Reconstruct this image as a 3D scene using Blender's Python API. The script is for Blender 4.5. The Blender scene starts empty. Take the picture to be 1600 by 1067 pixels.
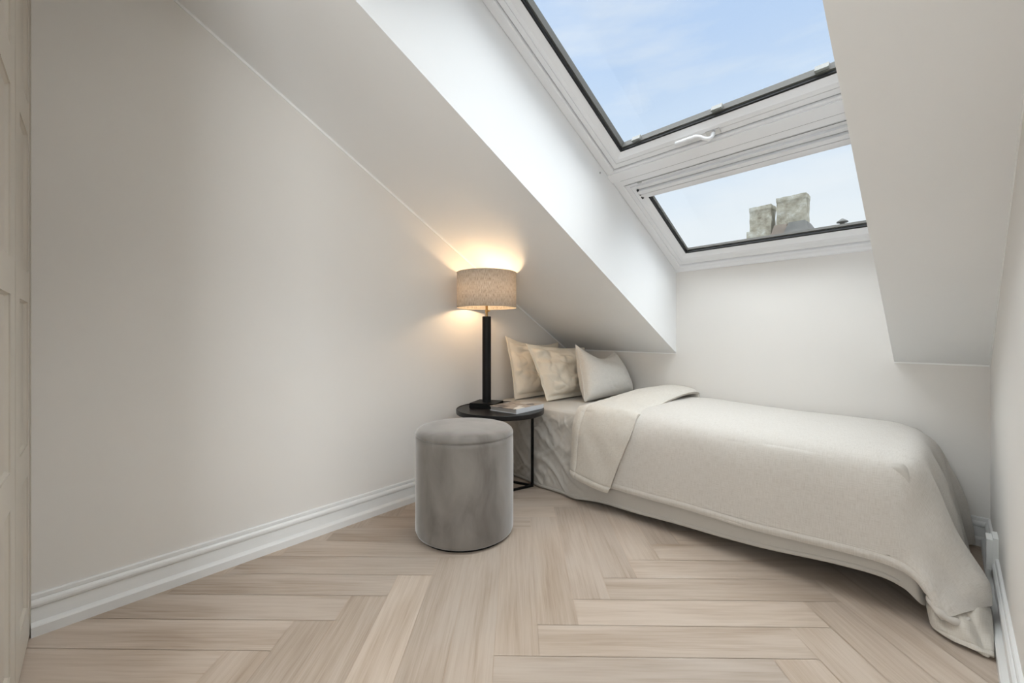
import bpy, bmesh, math, random
from mathutils import Vector, Matrix, noise
random.seed(7)
SC = bpy.context.scene
COL = SC.collection
PI = math.pi

# ------------------------------------------------------------------ room numbers (metres)
YB0, YBS = 2.864, 0.0175          # back wall: Y = YB0 + YBS*X
XR = 0.117                        # right wall
XL0, XLS = -2.0413, -0.0894       # left wall: X = XL0 + XLS*Y
ZK, TN = 0.8226, 0.5279           # sloping ceiling: Z = ZK + (YB0-Y)*TN
X1, X2 = -1.3295, -0.2044         # sides of the skylight recess
X2W = -0.128                      # right side of the recess at the window (the lining splays)
WOFF = 0.583                      # skylight plane lies this much above the ceiling plane
BH = 0.127                        # baseboard height
FLAT = 2.40                       # flat ceiling behind
yb = lambda x: YB0 + YBS*x
xl = lambda y: XL0 + XLS*y
zc = lambda y: ZK + (YB0 - y)*TN
zw = lambda y: zc(y) + WOFF
TH = math.atan(TN); CO, SI = math.cos(TH), math.sin(TH)
NIN = Vector((0, -SI, -CO))       # out of the skylight plane, into the room
def WP(u, y, n=0.0):
    return Vector((u, y, zw(y))) + NIN*n

# ------------------------------------------------------------------ materials
def new_mat(name):
    m = bpy.data.materials.new(name); m.use_nodes = True
    nt = m.node_tree; nt.nodes.clear()
    out = nt.nodes.new('ShaderNodeOutputMaterial')
    return m, nt, out
def pbsdf(nt, out, col=(.8,.8,.8), rough=.6, spec=.4, metal=0):
    b = nt.nodes.new('ShaderNodeBsdfPrincipled')
    b.inputs['Base Color'].default_value = (*col, 1)
    b.inputs['Roughness'].default_value = rough
    b.inputs['Specular IOR Level'].default_value = spec
    b.inputs['Metallic'].default_value = metal
    nt.links.new(b.outputs[0], out.inputs[0])
    return b
def N(nt, t, **kw):
    n = nt.nodes.new(t)
    for k, v in kw.items():
        if k in n.inputs: n.inputs[k].default_value = v
        else: setattr(n, k, v)
    return n
def coords(nt, scale=(1,1,1), kind='Object', rot=(0,0,0)):
    tc = N(nt, 'ShaderNodeTexCoord'); mp = N(nt, 'ShaderNodeMapping')
    mp.inputs['Scale'].default_value = scale; mp.inputs['Rotation'].default_value = rot
    nt.links.new(tc.outputs[kind], mp.inputs[0]); return mp.outputs[0]
def ramp(nt, fac, stops):
    r = N(nt, 'ShaderNodeValToRGB'); e = r.color_ramp.elements
    e[0].position, e[0].color = stops[0][0], (*stops[0][1], 1)
    e[1].position, e[1].color = stops[-1][0], (*stops[-1][1], 1)
    for p, c in stops[1:-1]:
        x = e.new(p); x.color = (*c, 1)
    nt.links.new(fac, r.inputs[0]); return r.outputs[0]
def bump(nt, b, h, strength=.2, dist=.001):
    bp = N(nt, 'ShaderNodeBump'); bp.inputs['Strength'].default_value = strength
    bp.inputs['Distance'].default_value = dist
    nt.links.new(h, bp.inputs['Height']); nt.links.new(bp.outputs[0], b.inputs['Normal'])
def mul(c, f): return tuple(x*f for x in c)

def mat_paint(name, col, rough=.65, grain=.15, var=.02, spec=.3, nscale=450):
    m, nt, out = new_mat(name); b = pbsdf(nt, out, col, rough, spec)
    v = coords(nt)
    n = N(nt, 'ShaderNodeTexNoise'); n.inputs['Scale'].default_value = nscale; n.inputs['Detail'].default_value = 3
    nt.links.new(v, n.inputs['Vector']); bump(nt, b, n.outputs['Fac'], grain, .0006)
    n2 = N(nt, 'ShaderNodeTexNoise'); n2.inputs['Scale'].default_value = 2.2; n2.inputs['Detail'].default_value = 2
    nt.links.new(v, n2.inputs['Vector'])
    c = ramp(nt, n2.outputs['Fac'], [(.3, mul(col, 1-var)), (.7, mul(col, 1+var))])
    nt.links.new(c, b.inputs['Base Color'])
    return m

def mat_cloth(name, c1, c2, weave=900, slub=60, bstr=.35, bdist=.0008, sheen=.2, crease=0.0, creasescale=6):
    m, nt, out = new_mat(name); b = pbsdf(nt, out, c1, .9, .15)
    b.inputs['Sheen Weight'].default_value = sheen
    uv = coords(nt, (1,1,1), 'UV')
    nx = N(nt, 'ShaderNodeTexNoise'); nx.inputs['Scale'].default_value = 1; nx.inputs['Detail'].default_value = 2
    mx = N(nt, 'ShaderNodeMapping'); mx.inputs['Scale'].default_value = (slub, weave, 1); nt.links.new(uv, mx.inputs[0]); nt.links.new(mx.outputs[0], nx.inputs['Vector'])
    ny = N(nt, 'ShaderNodeTexNoise'); ny.inputs['Scale'].default_value = 1; ny.inputs['Detail'].default_value = 2
    my = N(nt, 'ShaderNodeMapping'); my.inputs['Scale'].default_value = (weave, slub, 1); nt.links.new(uv, my.inputs[0]); nt.links.new(my.outputs[0], ny.inputs['Vector'])
    ad = N(nt, 'ShaderNodeMath', operation='ADD'); nt.links.new(nx.outputs['Fac'], ad.inputs[0]); nt.links.new(ny.outputs['Fac'], ad.inputs[1])
    hf = N(nt, 'ShaderNodeMath', operation='MULTIPLY'); nt.links.new(ad.outputs[0], hf.inputs[0]); hf.inputs[1].default_value = .5
    c = ramp(nt, hf.outputs[0], [(.36, c2), (.56, c1)])
    nt.links.new(c, b.inputs['Base Color'])
    h = hf.outputs[0]
    if crease:
        nz = N(nt, 'ShaderNodeTexNoise'); nz.inputs['Scale'].default_value = creasescale; nz.inputs['Detail'].default_value = 4
        nz.inputs['Distortion'].default_value = .9
        nt.links.new(uv, nz.inputs['Vector'])
        mu = N(nt, 'ShaderNodeMath', operation='MULTIPLY_ADD'); nt.links.new(nz.outputs['Fac'], mu.inputs[0]); mu.inputs[1].default_value = crease
        nt.links.new(h, mu.inputs[2]); h = mu.outputs[0]
    bump(nt, b, h, bstr, bdist)
    return m

WALLC = (.785, .757, .72)
WHITE = (.875, .875, .87)
M = {}
M['wall'] = mat_paint('greige_wall_paint', WALLC, .75, .12, .012)
M['ceil'] = mat_paint('white_ceiling_paint', WHITE, .6, .14, .01)
M['bead'] = mat_paint('white_caulk_bead', (.93,.93,.92), .5, 0, 0)
M['trim'] = mat_paint('white_gloss_trim', (.80,.80,.79), .32, .03, .005, .45, 80)
M['pvc'] = mat_paint('white_window_frame', (.82,.82,.83), .3, .02, .005, .45, 80)
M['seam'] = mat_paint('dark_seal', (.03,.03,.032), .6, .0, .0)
M['rubber'] = mat_paint('black_rubber_gasket', (.015,.015,.016), .5, .0, .0)
M['alu'] = mat_paint('grey_outer_cladding', (.070,.064,.056), .6, .1, .12)
M['blind'] = mat_paint('white_pleated_blind', (.78,.78,.79), .55, .05, .01)
M['door'] = mat_paint('beige_wardrobe_lacquer', (.60,.55,.475), .45, .04, .008, .4, 120)
M['black'] = mat_paint('black_lacquered_metal', (.006,.006,.006), .45, .1, .1, .2, 60)
M['blackwood'] = mat_paint('black_stained_top', (.009,.008,.008), .35, .2, .15, .28, 90)
M['white_plastic'] = mat_paint('white_plastic', (.82,.82,.80), .35, 0, 0)
M['pads'] = mat_paint('translucent_block', (.22,.215,.20), .5, 0, .1)
M['shade_line'] = mat_paint('painted_shade_line', (.20,.20,.20), .6, 0, 0)  # grey that stands in for shadow in the frame recesses
M['grey_plastic'] = mat_paint('pale_grey_plastic', (.50,.50,.49), .45, 0, 0)
M['dark'] = mat_paint('dark_bed_frame', (.03,.028,.026), .7, 0, 0)
M['ticking'] = mat_paint('white_mattress_ticking', (.7,.68,.64), .9, .2, .03)

def mat_metal(name, col, rough):
    m, nt, out = new_mat(name); pbsdf(nt, out, col, rough, .5, 1.0); return m
M['brass'] = mat_metal('aged_brass', (.33,.22,.10), .38)
M['chrome'] = mat_metal('satin_metal', (.62,.62,.63), .3)

def mat_glass():
    m, nt, out = new_mat('clear_window_glass')
    t = N(nt, 'ShaderNodeBsdfTransparent'); t.inputs[0].default_value = (.97,.985,.98,1)
    g = N(nt, 'ShaderNodeBsdfGlossy'); g.inputs['Roughness'].default_value = .02
    lw = N(nt, 'ShaderNodeLayerWeight'); lw.inputs[0].default_value = .5
    pw = N(nt, 'ShaderNodeMath', operation='POWER'); nt.links.new(lw.outputs['Facing'], pw.inputs[0]); pw.inputs[1].default_value = 5
    f = N(nt, 'ShaderNodeMath', operation='MULTIPLY_ADD'); nt.links.new(pw.outputs[0], f.inputs[0]); f.inputs[1].default_value = .9; f.inputs[2].default_value = .02
    mx = N(nt, 'ShaderNodeMixShader')
    nt.links.new(f.outputs[0], mx.inputs[0]); nt.links.new(t.outputs[0], mx.inputs[1]); nt.links.new(g.outputs[0], mx.inputs[2])
    nt.links.new(mx.outputs[0], out.inputs[0]); return m
M['glass'] = mat_glass()

def mat_velvet():
    m, nt, out = new_mat('grey_velvet'); b = pbsdf(nt, out, (.33,.30,.27), .85, .2)
    b.inputs['Sheen Weight'].default_value = .8; b.inputs['Sheen Roughness'].default_value = .4
    v = coords(nt, (1,1,.45))
    n = N(nt, 'ShaderNodeTexNoise'); n.inputs['Scale'].default_value = 9; n.inputs['Detail'].default_value = 6; n.inputs['Distortion'].default_value = .4
    nt.links.new(v, n.inputs['Vector'])
    c = ramp(nt, n.outputs['Fac'], [(.30,(.155,.138,.122)), (.45,(.205,.186,.168)), (.6,(.24,.22,.20)), (.8,(.275,.255,.232))])
    nt.links.new(c, b.inputs['Base Color'])
    n3 = N(nt, 'ShaderNodeTexNoise'); n3.inputs['Scale'].default_value = 700
    nt.links.new(coords(nt), n3.inputs['Vector']); bump(nt, b, n3.outputs['Fac'], .3, .0006)
    return m
M['velvet'] = mat_velvet()

def mat_shade():
    m, nt, out = new_mat('oatmeal_linen_shade')
    uv = coords(nt, (420, 9, 1), 'UV')
    n = N(nt, 'ShaderNodeTexNoise'); n.inputs['Scale'].default_value = 1; n.inputs['Detail'].default_value = 3
    nt.links.new(uv, n.inputs['Vector'])
    uv2 = coords(nt, (14, 220, 1), 'UV')
    n2 = N(nt, 'ShaderNodeTexNoise'); n2.inputs['Scale'].default_value = 1
    nt.links.new(uv2, n2.inputs['Vector'])
    ad = N(nt, 'ShaderNodeMath', operation='MULTIPLY_ADD'); nt.links.new(n2.outputs['Fac'], ad.inputs[0]); ad.inputs[1].default_value = .25; nt.links.new(n.outputs['Fac'], ad.inputs[2])
    c = ramp(nt, ad.outputs[0], [(.42,(.42,.35,.27)), (.60,(.68,.61,.52)), (.76,(.78,.73,.66))])
    b = N(nt, 'ShaderNodeBsdfPrincipled'); b.inputs['Roughness'].default_value = .9; b.inputs['Specular IOR Level'].default_value = .1
    nt.links.new(c, b.inputs['Base Color'])
    t = N(nt, 'ShaderNodeBsdfTranslucent'); nt.links.new(c, t.inputs[0])
    mx = N(nt, 'ShaderNodeMixShader'); mx.inputs[0].default_value = .30
    nt.links.new(b.outputs[0], mx.inputs[1]); nt.links.new(t.outputs[0], mx.inputs[2]); nt.links.new(mx.outputs[0], out.inputs[0])
    return m
M['shade'] = mat_shade()

def mat_emit(name, col, s):
    m, nt, out = new_mat(name); e = N(nt, 'ShaderNodeEmission'); e.inputs[0].default_value = (*col,1); e.inputs[1].default_value = s
    nt.links.new(e.outputs[0], out.inputs[0]); return m
M['bulb'] = mat_emit('warm_bulb', (1.0,.70,.42), 98.0)

M['sheet'] = mat_cloth('cream_cotton_sheet', (.56,.53,.485), (.52,.485,.44), 1400, 300, .3, .0004, .1, 8.0, 5)
M['duvet'] = mat_cloth('oatmeal_linen_bedspread', (.64,.605,.56), (.555,.515,.465), 520, 30, .55, .0009, .15, 1.2, 7)
M['cover'] = mat_cloth('oatmeal_linen_reverse', (.66,.62,.56), (.57,.525,.46), 520, 30, .55, .0009, .15, 1.2, 7)
M['pillow_warm'] = mat_cloth('cream_cotton_pillowcase', (.80,.73,.62), (.76,.69,.58), 1300, 260, .3, .0004, .1, 3.0, 4)
M['pillow_linen'] = mat_cloth('pale_linen_cushion', (.72,.70,.66), (.65,.625,.58), 520, 40, .5, .0008, .15)

def mat_floor():
    m, nt, out = new_mat('oak_herringbone'); b = pbsdf(nt, out, (.5,.4,.3), .42, .35)
    at = N(nt, 'ShaderNodeAttribute'); at.attribute_name = 'plank'
    uv = coords(nt, (1,1,1), 'UV')
    sep = N(nt, 'ShaderNodeSeparateColor'); nt.links.new(at.outputs['Color'], sep.inputs[0])
    # wandering grain: stretched noise along the plank
    def nz(scale, detail, dist):
        mp = N(nt, 'ShaderNodeMapping'); mp.inputs['Scale'].default_value = scale; nt.links.new(uv, mp.inputs[0])
        n = N(nt, 'ShaderNodeTexNoise'); n.inputs['Scale'].default_value = 1; n.inputs['Detail'].default_value = detail; n.inputs['Distortion'].default_value = dist
        nt.links.new(mp.outputs[0], n.inputs['Vector']); return n.outputs['Fac']
    fine = nz((7, 260, 1), 3, .3); mid = nz((2.2, 60, 1), 4, 1.0); broad = nz((1.3, 9, 1), 2, 1.2)
    wv = N(nt, 'ShaderNodeTexWave'); wv.bands_direction = 'Y'; wv.inputs['Scale'].default_value = 14
    wv.inputs['Distortion'].default_value = 9; wv.inputs['Detail'].default_value = 2; wv.inputs['Detail Scale'].default_value = .7
    mpw = N(nt, 'ShaderNodeMapping'); mpw.inputs['Scale'].default_value = (.22, 1, 1); nt.links.new(uv, mpw.inputs[0]); nt.links.new(mpw.outputs[0], wv.inputs['Vector'])
    def ma(a, k, c):
        q = N(nt, 'ShaderNodeMath', operation='MULTIPLY_ADD'); nt.links.new(a, q.inputs[0]); q.inputs[1].default_value = k
        if isinstance(c, float): q.inputs[2].default_value = c
        else: nt.links.new(c, q.inputs[2])
        return q.outputs[0]
    g = ma(fine, .24, ma(mid, .20, ma(broad, .52, ma(wv.outputs['Fac'], .04, 0.0))))
    c = ramp(nt, g, [(.30,(.36,.265,.19)), (.43,(.48,.38,.295)), (.55,(.555,.455,.37)), (.70,(.61,.515,.43))])
    # plank to plank tone
    tone = N(nt, 'ShaderNodeMapRange'); tone.inputs['To Min'].default_value = .87; tone.inputs['To Max'].default_value = 1.06
    nt.links.new(sep.outputs[0], tone.inputs['Value'])
    mx = N(nt, 'ShaderNodeVectorMath', operation='SCALE'); nt.links.new(c, mx.inputs[0]); nt.links.new(tone.outputs[0], mx.inputs['Scale'])
    hs = N(nt, 'ShaderNodeHueSaturation'); nt.links.new(mx.outputs[0], hs.inputs['Color'])
    sr = N(nt, 'ShaderNodeMapRange'); sr.inputs['To Min'].default_value = .90; sr.inputs['To Max'].default_value = 1.0
    nt.links.new(sep.outputs[1], sr.inputs['Value']); nt.links.new(sr.outputs[0], hs.inputs['Saturation'])
    nt.links.new(hs.outputs[0], b.inputs['Base Color'])
    bump(nt, b, g, .12, .0008)
    return m
M['floor'] = mat_floor()
M['gap'] = mat_paint('dark_plank_joint', (.13,.09,.06), .8, 0, 0)

def mat_masonry():
    m, nt, out = new_mat('weathered_chimney_plaster'); b = pbsdf(nt, out, (.5,.48,.4), .95, .1)
    v = coords(nt)
    n = N(nt, 'ShaderNodeTexNoise'); n.inputs['Scale'].default_value = 3.2; n.inputs['Detail'].default_value = 8; n.inputs['Roughness'].default_value = .7
    nt.links.new(v, n.inputs['Vector'])
    c = ramp(nt, n.outputs['Fac'], [(.30,(.13,.112,.085)), (.43,(.25,.23,.18)), (.54,(.32,.305,.25)), (.68,(.44,.43,.39))])
    nt.links.new(c, b.inputs['Base Color']); bump(nt, b, n.outputs['Fac'], .8, .03)
    return m
M['masonry'] = mat_masonry()
M['lead'] = mat_paint('lead_flashing', (.085,.083,.078), .8, .5, .3, .3, 20)
M['brownflash'] = mat_paint('rusty_flashing', (.125,.10,.08), .8, .5, .25, .3, 20)
M['roofing'] = mat_paint('grey_roofing', (.14,.14,.138), .8, .5, .1, .3, 12)

def mat_cover():
    m, nt, out = new_mat('printed_book_cover'); b = pbsdf(nt, out, (.5,.45,.4), .35, .4)
    v = coords(nt, (1,1,1), 'UV')
    vo = N(nt, 'ShaderNodeTexVoronoi'); vo.inputs['Scale'].default_value = 5.2; nt.links.new(v, vo.inputs['Vector'])
    sp = N(nt, 'ShaderNodeSeparateColor'); nt.links.new(vo.outputs['Color'], sp.inputs[0])
    c = ramp(nt, sp.outputs[0], [(.0,(.27,.22,.18)), (.35,(.40,.34,.29)), (.62,(.44,.385,.33)), (.70,(.80,.77,.72)), (.85,(.12,.10,.09))])
    c2 = c
    nt.links.new(c2, b.inputs['Base Color']); return m
M['bookcover'] = mat_cover()
M['spine'] = mat_paint('pale_grey_spine', (.62,.63,.65), .4, 0, .02)
M['pages'] = mat_paint('page_edges', (.33,.31,.29), .8, .3, .08, .2, 300)
M['spine_ink'] = mat_paint('grey_ink', (.36,.36,.38), .6, 0, 0)

# ------------------------------------------------------------------ mesh helpers
def link(name, bm, mat, parent=None, smooth=False, mats=None, recalc=True):
    if recalc: bmesh.ops.recalc_face_normals(bm, faces=bm.faces)
    me = bpy.data.meshes.new(name); bm.to_mesh(me); bm.free()
    for m in (mats or [mat]): me.materials.append(m)
    if smooth:
        for p in me.polygons: p.use_smooth = True
    o = bpy.data.objects.new(name, me); COL.objects.link(o)
    if parent is not None:
        o.parent = parent; o.matrix_parent_inverse = parent.matrix_world.inverted() if False else Matrix.Translation(-parent_origin(parent))
    return o
def parent_origin(p):
    v = Vector((0,0,0)); q = p
    while q is not None:
        v += q.location; q = q.parent
    return v
# parts keep identity transforms: their vertices are in world metres, the inverse matrix undoes the Empty's offset
def thing(name, label, cat, loc, group=None, kind=None):
    o = bpy.data.objects.new(name, None); o.empty_display_size = .1; COL.objects.link(o); o.location = loc
    if label: o['label'] = label
    if cat: o['category'] = cat
    if group: o['group'] = group
    if kind: o['kind'] = kind
    return o
def struct(o, label=None):
    o['kind'] = 'structure'
    if label: o['label'] = label
    return o
def tag(o, label, cat):
    o['label'] = label; o['category'] = cat; return o

def hexa(bm, P):
    """8 points: bottom ring 0-3, top ring 4-7"""
    v = [bm.verts.new(p) for p in P]
    for f in ((0,3,2,1),(4,5,6,7),(0,1,5,4),(1,2,6,5),(2,3,7,6),(3,0,4,7)):
        bm.faces.new([v[i] for i in f])
    return v
def box(bm, x0,x1,y0,y1,z0,z1):
    return hexa(bm, [(x0,y0,z0),(x1,y0,z0),(x1,y1,z0),(x0,y1,z0),(x0,y0,z1),(x1,y0,z1),(x1,y1,z1),(x0,y1,z1)])
def obox(bm, c, ax, ay, hx, hy, z0, z1):
    ax = Vector(ax).normalized(); ay = Vector(ay).normalized(); c = Vector(c)
    P = []
    for z in (z0, z1):
        for sx, sy in ((-1,-1),(1,-1),(1,1),(-1,1)):
            p = c + ax*sx*hx + ay*sy*hy; P.append((p.x, p.y, z))
    return hexa(bm, P)
def wbox(bm, u0,u1,y0,y1,n0,n1):
    return hexa(bm, [WP(u0,y0,n0),WP(u1,y0,n0),WP(u1,y1,n0),WP(u0,y1,n0),WP(u0,y0,n1),WP(u1,y0,n1),WP(u1,y1,n1),WP(u0,y1,n1)])
def bevel(bm, w, seg=2, ang=30):
    es = [e for e in bm.edges if len(e.link_faces) == 2 and e.calc_face_angle(0) > math.radians(ang)]
    bmesh.ops.bevel(bm, geom=es, offset=w, segments=seg, profile=.5, affect='EDGES', clamp_overlap=True)
def prism(bm, poly, axis, a, b):
    """extrude 2-D polygon along an axis between a and b (axis 'x': poly is (y,z))"""
    def pt(p, t):
        return (t, p[0], p[1]) if axis == 'x' else ((p[0], t, p[1]) if axis == 'y' else (p[0], p[1], t))
    A = [bm.verts.new(pt(p, a)) for p in poly]; B = [bm.verts.new(pt(p, b)) for p in poly]
    bm.faces.new(A[::-1]); bm.faces.new(B)
    n = len(poly)
    for i in range(n): bm.faces.new((A[i], A[(i+1)%n], B[(i+1)%n], B[i]))
def sweep(bm, sections, closed_profile=True, caps=True):
    """list of rings of points -> skin"""
    R = [[bm.verts.new(p) for p in s] for s in sections]
    n = len(R[0])
    for a, b in zip(R, R[1:]):
        for i in range(n if closed_profile else n-1):
            bm.faces.new((a[i], a[(i+1)%n], b[(i+1)%n], b[i]))
    if caps:
        bm.faces.new(R[0][::-1]); bm.faces.new(R[-1])
def lathe(bm, prof, c, seg=64, cap_bottom=True, cap_top=True):
    rings = []
    for r, z in prof:
        rings.append([bm.verts.new((c[0]+r*math.cos(2*PI*i/seg), c[1]+r*math.sin(2*PI*i/seg), z)) for i in range(seg)])
    for a, b in zip(rings, rings[1:]):
        for i in range(seg): bm.faces.new((a[i], a[(i+1)%seg], b[(i+1)%seg], b[i]))
    if cap_bottom: bm.faces.new(rings[0][::-1])
    if cap_top: bm.faces.new(rings[-1])
def tube(bm, pts, r, seg=12):
    pts = [Vector(p) for p in pts]; rings = []
    up = Vector((0,0,1))
    for i, p in enumerate(pts):
        d = (pts[min(i+1,len(pts)-1)] - pts[max(i-1,0)]).normalized()
        s = d.cross(up) if abs(d.dot(up)) < .95 else d.cross(Vector((1,0,0)))
        s.normalize(); t = s.cross(d).normalized()
        rr = r[i] if isinstance(r, (list, tuple)) else r
        rings.append([p + s*rr*math.cos(2*PI*k/seg) + t*rr*math.sin(2*PI*k/seg) for k in range(seg)])
    sweep(bm, rings)

# ------------------------------------------------------------------ FLOOR: oak herringbone, every board its own polygon
def build_floor():
    W, L = .1353, .822
    yaw, pr = .8126, -.0139
    c, s = math.cos(yaw), math.sin(yaw)
    cp, sp = math.cos(pr), math.sin(pr)
    px, py = .0818, .0407 + 1.2
    def world(i, j):
        r = px + cp*i - sp*j; d = py + sp*i + cp*j
        return (c*r - s*d, s*r + c*d)
    bm = bmesh.new()
    uvl = bm.loops.layers.uv.new('UVMap'); cl = bm.loops.layers.float_color.new('plank')
    xa, xb, ya, yb_ = -2.6, 1.3, -2.1, 3.0
    # substrate with joints showing through
    rnd = random.Random(11)
    g = .0010
    def board(x0, x1, y0, y1, along_x):
        P = [world(x0+g,y0+g), world(x1-g,y0+g), world(x1-g,y1-g), world(x0+g,y1-g)]
        if all(not (xa < p[0] < xb and ya < p[1] < yb_) for p in P): return
        vs = [bm.verts.new((p[0], p[1], 0)) for p in P]
        f = bm.faces.new(vs); ou, ov = rnd.uniform(0,60), rnd.uniform(0,60)
        col = (rnd.random(), rnd.random(), rnd.random(), 1)
        loc = [(x0,y0),(x1,y0),(x1,y1),(x0,y1)]
        for lp, q in zip(f.loops, loc):
            a, b_ = (q if along_x else (q[1], q[0]))
            lp[uvl].uv = (a + ou, b_ + ov); lp[cl] = col
    for m in range(-7, 8):
        for i in range(-40, 41):
            ox, oy = -m*L, m*L
            board(ox+i*W, ox+i*W+L, oy+i*W, oy+(i+1)*W, True)
            board(ox+(i-1)*W, ox+i*W, oy+i*W, oy+i*W+L, False)
    # clip to the room's rectangle
    for co, no in (((xa,0,0),(-1,0,0)),((xb,0,0),(1,0,0)),((0,ya,0),(0,-1,0)),((0,yb_,0),(0,1,0))):
        geom = bm.verts[:]+bm.edges[:]+bm.faces[:]
        bmesh.ops.bisect_plane(bm, geom=geom, plane_co=co, plane_no=no, clear_outer=True)
    for f in bm.faces: f.normal_update()
    n0 = len(bm.faces)
    v = box(bm, xa, xb, ya, yb_, -.12, -.0012)
    for f in list(bm.faces)[n0:]: f.material_index = 1
    o = link('floor', bm, None, mats=[M['floor'], M['gap']], recalc=False)
    return struct(o, 'light oak herringbone parquet floor')
build_floor()

# ------------------------------------------------------------------ WALLS, CEILINGS
def quadbox(name, a, b, z0a, z1a, z0b, z1b, thick, mat):
    """vertical wall from plan point a to b; thickness vector; separate heights at the two ends"""
    bm = bmesh.new(); a = Vector((*a,0)); b = Vector((*b,0)); t = Vector((*thick,0))
    hexa(bm, [a+Vector((0,0,z0a)), b+Vector((0,0,z0b)), b+t+Vector((0,0,z0b)), a+t+Vector((0,0,z0a)),
              a+Vector((0,0,z1a)), b+Vector((0,0,z1b)), b+t+Vector((0,0,z1b)), a+t+Vector((0,0,z1a))])
    return struct(link(name, bm, mat))
YF = YB0 - (FLAT-ZK)/TN           # where the slope meets the flat ceiling
# left wall: outline in (y,z)
def wall_poly(name, pts3, tvec, mat):
    bm = bmesh.new(); t = Vector(tvec)
    A = [bm.verts.new(p) for p in pts3]; B = [bm.verts.new(Vector(p)+t) for p in pts3]
    bm.faces.new(A); bm.faces.new(B[::-1]); n = len(A)
    for i in range(n): bm.faces.new((A[i], B[i], B[(i+1)%n], A[(i+1)%n]))
    return struct(link(name, bm, mat))
yl_end = yb(-2.3) + .1
wall_poly('wall_left', [(xl(-.95), -.95, 0), (xl(yl_end), yl_end, 0), (xl(yl_end), yl_end, zc(yl_end)+.02), (xl(YF), YF, FLAT+.02), (xl(-.95), -.95, FLAT+.02)], (-.15, 0, 0), M['wall'])
wall_poly('wall_right', [(XR, -.35, 0), (XR, 2.98, 0), (XR, 2.98, zc(2.98)+.02), (XR, YF, FLAT+.02), (XR, -.35, FLAT+.02)], (.15, 0, 0), M['wall'])
# back wall: one face, higher inside the skylight recess
xa, xb = -2.42, XR+.1
wall_poly('wall_back', [(xa, yb(xa), 0), (xb, yb(xb), 0), (xb, yb(xb), ZK+.02), (X2, yb(X2), ZK+.02), (X2W, yb(X2W), zw(YB0)+.0), (X1, yb(X1), zw(YB0)+.0), (X1, yb(X1), ZK+.04), (xa, yb(xa), ZK+.06)], (0, .15, 0), M['wall'])
# hall behind the camera closes the shell
wall_poly('wall_rear', [(-1.3, -1.9, 0), (1.2, -1.9, 0), (1.2, -1.9, FLAT+.02), (-1.3, -1.9, FLAT+.02)], (0, -.15, 0), M['wall'])
wall_poly('wall_hall_side', [(1.2, -1.9, 0), (1.2, -.35, 0), (1.2, -.35, FLAT+.02), (1.2, -1.9, FLAT+.02)], (.15, 0, 0), M['wall'])
wall_poly('wall_hall_front', [(XR+.15, -.35, 0), (1.2, -.35, 0), (1.2, -.35, FLAT+.02), (XR+.15, -.35, FLAT+.02)], (0, .15, 0), M['wall'])
wall_poly('wall_hall_left', [(-1.13, -1.9, 0), (-1.13, -.86, 0), (-1.13, -.86, FLAT+.02), (-1.13, -1.9, FLAT+.02)], (-.15, 0, 0), M['wall'])

# sloping ceiling as one solid with the skylight recess cut through: two side panels plus head strip
YH0, YH1 = .49, .73               # head lining of the recess (room side, window side)
CT = .16
def slope_panel(name, x0a, x1a, y0, y1, x0b=None, x1b=None):
    x0b = x0a if x0b is None else x0b; x1b = x1a if x1b is None else x1b
    bm = bmesh.new(); up = -NIN*CT
    P = [Vector((x0a,y0,zc(y0))), Vector((x1a,y0,zc(y0))), Vector((x1b,y1,zc(y1))), Vector((x0b,y1,zc(y1)))]
    hexa(bm, P + [p+up for p in P])
    return bm
bm = slope_panel('c', xl(YF)-.05, X1-.10, YF, 2.93, xl(2.93)-.05, X1-.10)
o = struct(link('ceiling_slope_left', bm, M['ceil']))
bm = slope_panel('c', X2+.24, XR+.05, YF, 2.93)
o = struct(link('ceiling_slope_right', bm, M['ceil']))
bm = slope_panel('c', X1-.10, X2+.24, YF, YH0)
o = struct(link('ceiling_slope_top', bm, M['ceil']))
bm = bmesh.new(); box(bm, xl(-.95)-.2, 1.4, -2.1, YF+.02, FLAT, FLAT+.16)
struct(link('ceiling', bm, M['ceil']))
# recess linings
def lining(name, x, t):
    YE = 2.98
    P = [(YH0, zc(YH0)), (YE, zc(YE)), (YE, zw(YE)+.08), (.60, zw(.60)+.08), (YH0-.05, zc(YH0)+.05)]
    bm = bmesh.new(); prism(bm, P, 'x', x, x+t)
    return struct(link(name, bm, M['ceil']))
lining('wall_recess_left', X1, -.10)
def lining_right():
    YE = 2.98
    P = [(YH0, zc(YH0), 0), (YE, zc(YE), 0), (YE, zw(YE)+.08, 1), (.60, zw(.60)+.08, 1), (YH0-.05, zc(YH0)+.05, .1)]
    bm = bmesh.new()
    A = [bm.verts.new((X2+(X2W-X2)*k, y, z)) for y, z, k in P]; B = [bm.verts.new((X2+.24, y, z)) for y, z, k in P]
    bm.faces.new(A); bm.faces.new(B[::-1])
    for i in range(5): bm.faces.new((A[i], B[i], B[(i+1)%5], A[(i+1)%5]))
    return struct(link('wall_recess_right', bm, M['ceil']))
lining_right()
bm = bmesh.new()
a0, a1 = Vector((0,YH0,zc(YH0))), WP(0,YH1,0) - NIN*.08
tv = Vector((0,-.07,.035))
hexa(bm, [Vector((X1-.1,0,0))+a0, Vector((X2+.1,0,0))+a0, Vector((X2+.1,0,0))+a1, Vector((X1-.1,0,0))+a1,
          Vector((X1-.1,0,0))+a0+tv, Vector((X2+.1,0,0))+a0+tv, Vector((X2+.1,0,0))+a1+tv, Vector((X1-.1,0,0))+a1+tv])
struct(link('wall_recess_head', bm, M['ceil']))

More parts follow.
